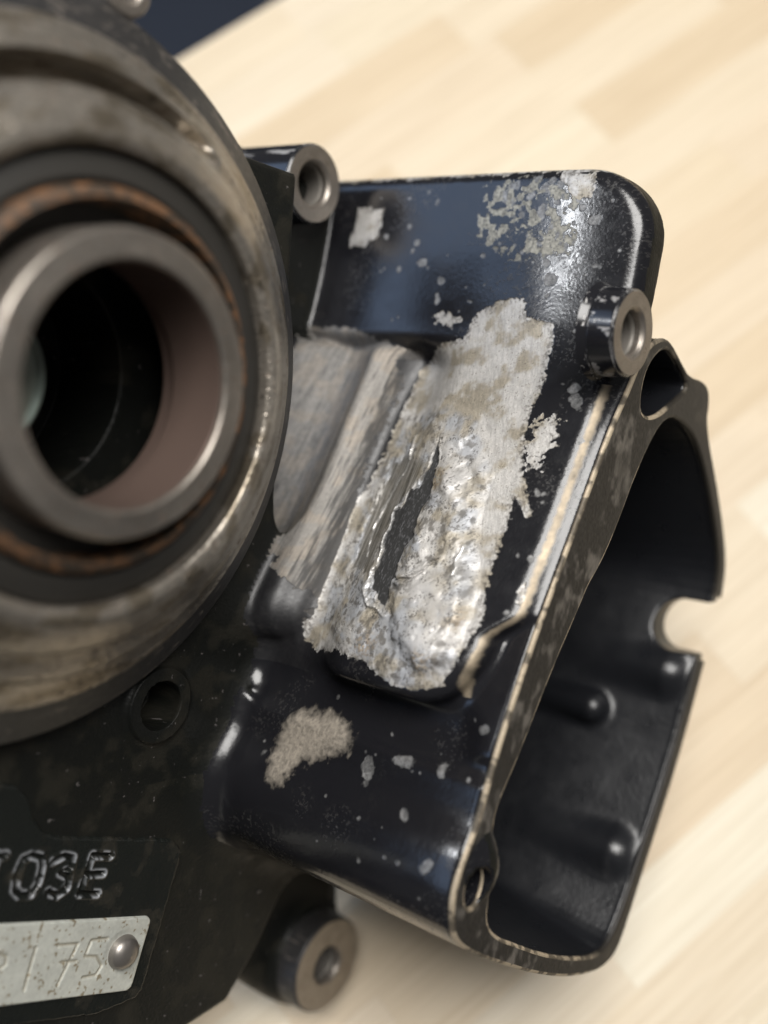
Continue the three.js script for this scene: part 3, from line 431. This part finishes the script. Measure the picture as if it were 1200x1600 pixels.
const seatProfile = (r, hr, x1) => soften([[r - 0.6, x1], [hr + 0.9, x1], [hr, x1 - 0.9], [hr, x1 - 2.5]], 0.4), boreProfile = (r, hr, x1, depth) => { const o = [[hr, x1 - 2.4]]; for (let x = 3; x < depth; x += 1.1) o.push([hr - 0.05, x1 - x], [hr - 0.5, x1 - x - 0.55]); o.push([hr - 0.5, x1 - depth], [0, x1 - depth - 1]); return o; };
const seatMat = mapped(T.steel, 0.0002), holeMat = std(0.2, 0.185, 0.165, 0.55, 0.5);
function boss(r, hr, x1, x0, y, z, depth, label, mat = paintPlain) { const b = part('boss', latheX(bossProfile(r, hr, x1, x0), y, z, 64), mat, crankcase, label); part('seat', latheX(seatProfile(r, hr, x1), y, z, 64), seatMat, b); part('bolt_hole', latheX(boreProfile(r, hr, x1, depth), y, z, 48), holeMat, b); return b; }
boss(11.3, 6, -58, -92, 63.5, -104.3, 14, 'black bolt boss above the web');
boss(10.6, 5.4, 45, 36, 26.4, -111.5, 12, 'black bolt boss at the end of the bulge');
boss(15.2, 5.7, -41.4, -52, -176.2, -131.7, 12, 'brown dusty bolt lug under the case', mapped(T.rim, 0.0003));
boss(6, 2.5, -33, -50, 83, -16, 8, 'small bare lug on the flange', bare);

// number pad, plate and rivet on the side wall: local u to the reader's right, w down
const padU = [-0.25, -0.968], padW = [-0.968, 0.25];   // as [y, z]
const padP = (u, w) => [-90 + padU[0] * u + padW[0] * w, -6 + padU[1] * u + padW[1] * w];
const toPad = ([y, z]) => { const a = y + 90, b = z + 6; return [a * padU[0] + b * padU[1], a * padW[0] + b * padW[1]]; };
function reliefX(u0, u1, w0, w1, st, height) {   // a sheet facing +x whose height follows height(u, w), millimetres
  const nu = Math.round((u1 - u0) / st), nw = Math.round((w1 - w0) / st), P = [], U = [], I = [], H = [];
  for (let j = 0; j <= nw; j++) for (let i = 0; i <= nu; i++) { const u = u0 + i * st, w = w0 + j * st, [y, z] = padP(u, w), h = height(u, w); H.push(h); P.push(h * MM, y * MM, z * MM); U.push((u + 38) / 100, (w + 10) / 100); }
  for (let j = 0; j < nw; j++) for (let i = 0; i < nu; i++) { const a = j * (nu + 1) + i, b = a + 1, c = a + nu + 1, d = c + 1; if (Math.max(H[a], H[b], H[c], H[d]) > -41.4) I.push(a, d, b, a, c, d); }
  const g = new THREE.BufferGeometry(); g.setAttribute('position', new THREE.Float32BufferAttribute(P, 3)); g.setAttribute('uv', new THREE.Float32BufferAttribute(U, 2)); g.setIndex(I); g.computeVertexNormals(); return g;
}
const PAD = [[-80, 5], [-90.9, -6.4], [-92.2, -10.6], [-96.3, -14.3], [-101.2, -15.9], [-105.4, -19.4], [-107.2, -23.1], [-116.7, -59.4], [-119.7, -62.4], [-123.2, -62.4], [-156, -54], [-157.8, -51.7], [-157.6, -39.6], [-150.3, -12], [-141, 30], [-80, 30]].map(toPad);
const LETTERS = STAMP.pad.map((l) => l.map(toPad)), NUMBERS = STAMP.tag.map((l) => l.map(toPad));
part('number_pad', reliefX(-38, 66, -8, 76, 0.28, (u, w) => {
  const d = sdPoly(PAD, u, w) + 0.5 * (fbm(u * 0.8, w * 0.8, 3) - 0.5);
  let h = -41.6 + 1.5 * sstep(0.7, -0.5, d), l = 9; for (const s of LETTERS) { const e = sdLine(s, u, w); if (e < l) l = e; }
  h += -1.0 * sstep(0.8, 0.2, l) + 0.34 * Math.exp(-((l - 1.05) ** 2) * 9) + 0.05 * (fbm(u * 1.5, w * 1.5, 3) - 0.5); return h;
}), mapped(recipe(1024, 1024, 100, 100, (x, y) => { const n = fbm(x * 0.16, y * 0.16, 4), f = fbm(x * 1.9 + 3, y * 1.9, 3); let l = 9; for (const s of LETTERS) l = Math.min(l, sdLine(s, x - 38, y - 10)); const k = Math.exp(-((l - 0.95) ** 2) * 10) * sstep(0.4, 0.6, fbm(x * 0.6 + 30, y * 0.6, 2)), d = sstep(0.55, 0.7, n) * f; return [0.007 + 0.3 * k + 0.02 * d, 0.008 + 0.31 * k + 0.016 * d, 0.0068 + 0.33 * k + 0.011 * d, 0.16 + 0.16 * n + 0.3 * k, 0.3 * k, 0.5 + 0.3 * (f - 0.5)]; }), 0.00015, { specularIntensity: 0.6 }), crankcase, 'raised black pad stamped with letters');
{
  const c = TAGBOX, plate = reliefX(-36, c.u1 + 2, c.w0 - 2, c.w1 + 4, 0.28, (u, w) => {
    const d = sdRound2(u, w, -60, c.u1, c.w0 + c.tilt * (c.u1 - u), c.w1, 2) ; let h = -41.5 + 2.2 * sstep(0.35, -0.3, d) + 0.12 * (fbm(u * 0.12, w * 0.12, 2) - 0.5), l = 9; for (const s of NUMBERS) { const e = sdLine(s, u, w); if (e < l) l = e; }
    const [ru, rw] = c.rivet, rr = Math.hypot(u - ru, w - rw); return h - 0.45 * sstep(0.55, 0.1, l) - 0.3 * sstep(6.5, 4.5, rr);
  });
  part('number_plate', plate, mapped(recipe(512, 512, 100, 100, (x, y) => { const n = fbm(x * 0.2, y * 0.2, 4), f = fbm(x * 1.6, y * 1.6, 3), l0 = 0; let b = sstep(0.68, 0.78, fbm(x * 0.9 + 20, y * 0.9, 3)); const q = 0.56 + 0.14 * (n - 0.5) + 0.14 * (f - 0.5); let l = 9; for (const s of NUMBERS) l = Math.min(l, sdLine(s, x - 38, y - 10)); const k = Math.exp(-l * l * 7) * 0.7; b = Math.max(b, k); return [q * (1 - 0.5 * b), q * 1.02 * (1 - 0.58 * b), q * 0.93 * (1 - 0.68 * b), 0.42 + 0.2 * f, 0.35, 0.5 + 0.2 * (f - 0.5)]; }), 0.0001), crankcase, 'pale metal plate stamped with numbers');
  const [y, z] = padP(...c.rivet), rv = latheX(soften([[4.5, -40.6], [4.45, -39.2], [3.9, -37.6, 2], [2.4, -36.5, 2], [0, -36.1]], 0.5, 6), y, z, 40); part('rivet', rv, std(0.26, 0.24, 0.22, 0.38, 0.8), crankcase, 'domed steel rivet');
}
// ---------------------------------------------------------------- table
{
  const table = new THREE.Group(); table.name = 'wooden_table'; scene.add(table);
  table.userData = { label: 'pale butcher block table top of glued wooden staves', category: 'table' };
  const th = 38 * Math.PI / 180; table.position.set(-0.0754, 0, -0.382); table.rotation.y = th;
  // local x along staves, local z from the far edge towards the camera
  const W = 0.0262, L = [-0.42, 0.62], n = 19, mats = [];
  const tones = [[0.73, 0.61, 0.45], [0.76, 0.66, 0.51], [0.7, 0.57, 0.41], [0.81, 0.74, 0.61], [0.73, 0.61, 0.46], [0.77, 0.67, 0.53], [0.68, 0.55, 0.39], [0.75, 0.64, 0.49]];
  for (const t of tones) mats.push(std(t[0], t[1], t[2], 0.5, 0, { map: T.wood, bumpMap: T.wood, bumpScale: 0.00005 }));
  for (let i = 0; i < n; i++) {
    let x = L[0] - rnd() * 0.2;
    while (x < L[1]) {
      const len = 0.12 + rnd() * 0.2, a = Math.max(x, L[0]), b = Math.min(x + len, L[1]); x += len;
      if (b - a < 0.01) continue;
      const g = new THREE.BoxGeometry(b - a - 0.00006, 0.027, W - 0.00006), uv = g.attributes.uv, p = g.attributes.position, ox = rnd() * 5, oz = rnd() * 5;
      for (let k = 0; k < p.count; k++) uv.setXY(k, (p.getX(k) + ox) * 3, (p.getZ(k) + p.getY(k) + oz) * 6);
      g.translate((a + b) / 2, -0.0135 - rnd() * 0.0001, (i + 0.5) * W);
      part('stave', g, mats[Math.floor(rnd() * mats.length)], table);
    }
  }
  const floor = part('floor', new THREE.PlaneGeometry(6, 6), std(0.02, 0.026, 0.04, 0.8, 0), scene); floor.rotation.x = -Math.PI / 2; floor.position.y = -0.74; floor.userData.kind = 'structure';
  floor.userData.label = 'dark navy floor below the table';
  // two things at the far end of the table, half out of the picture
  const dish = new THREE.Group(); dish.name = 'grey_dish'; dish.userData = { label: 'pale grey round dish with a pink rim spot at the far end of the table', category: 'dish' }; dish.position.set(0.113, 0, -0.4555); scene.add(dish);
  part('bowl', new THREE.LatheGeometry(soften([[0.0001, 0.001], [0.024, 0.001], [0.036, 0.008], [0.044, 0.02], [0.0425, 0.0205], [0.034, 0.009], [0.022, 0.004], [0.0001, 0.004]], 0.004).map((p) => new THREE.Vector2(...p)), 64), std(0.42, 0.46, 0.46, 0.4, 0), dish);
  const spot = part('rim_band', new THREE.TorusGeometry(0.0436, 0.0012, 10, 48, 0.9), std(0.6, 0.2, 0.2, 0.5, 0), dish, 'pink band on the rim'); spot.rotation.set(-Math.PI / 2, 0, Math.PI * 1.12); spot.position.y = 0.0202;
  const roll = new THREE.Group(); roll.name = 'tape_roll'; roll.userData = { label: 'brown roll of tape lying at the far end of the table', category: 'tape roll' }; roll.position.set(0.222, 0, -0.429); scene.add(roll);
  part('tape', new THREE.LatheGeometry(soften([[0.026, 0], [0.036, 0], [0.0362, 0.024], [0.026, 0.024], [0.026, 0]], 0.0015).map((p) => new THREE.Vector2(...p)), 64), std(0.22, 0.13, 0.06, 0.45, 0), roll);
  part('core', new THREE.LatheGeometry(soften([[0.0245, 0.0005], [0.0262, 0.0005], [0.0262, 0.0245], [0.0245, 0.0245], [0.0245, 0.0005]], 0.0004).map((p) => new THREE.Vector2(...p)), 64), std(0.5, 0.4, 0.28, 0.8, 0), roll);
}
// ---------------------------------------------------------------- the window and the ceiling lamp that light the table
function panel(name, label, category, pos, target, w, h, color, intensity, glow) {
  const g = new THREE.Group(); g.name = name; g.userData = { label, category }; scene.add(g);
  g.position.set(...pos); g.lookAt(...target);
  const face = part('glass', new THREE.BoxGeometry(w, h, 0.01), new THREE.MeshStandardMaterial({ color: 0x222222, emissive: new THREE.Color().setRGB(...color), emissiveIntensity: glow }), g); face.position.z = -0.01;
  const t = 0.05; for (const [x, y, a, b] of [[0, h / 2 + t / 2, w + 2 * t, t], [0, -h / 2 - t / 2, w + 2 * t, t], [-w / 2 - t / 2, 0, t, h], [w / 2 + t / 2, 0, t, h]]) { const f = part('frame', new THREE.BoxGeometry(a, b, 0.05), std(0.7, 0.7, 0.7, 0.5, 0), g); f.position.set(x, y, -0.01); }
  const l = new THREE.RectAreaLight(new THREE.Color().setRGB(...color), intensity, w, h); l.name = name + '_light'; l.rotation.y = Math.PI; l.position.z = 0.01; g.add(l);
}
panel('window', 'wide daylight window beside the table', 'window', [-1.6, 0.8, -0.35], [0, 0.15, -0.15], 2.2, 1.0, [0.48, 0.66, 1], 1.25, 1.0);
panel('ceiling_lamp', 'broad ceiling lamp above the table', 'lamp', [0.17, 1.6, -0.36], [0.04, 0, -0.16], 1.0, 0.8, [1, 0.975, 0.94], 13.2, 3);
panel('desk_lamp', 'small bright lamp beside the window', 'lamp', [-1.24, 1.21, -0.45], [0.02, 0.25, -0.15], 0.14, 0.14, [0.95, 0.97, 1], 80, 10);
renderer.render(scene, camera);
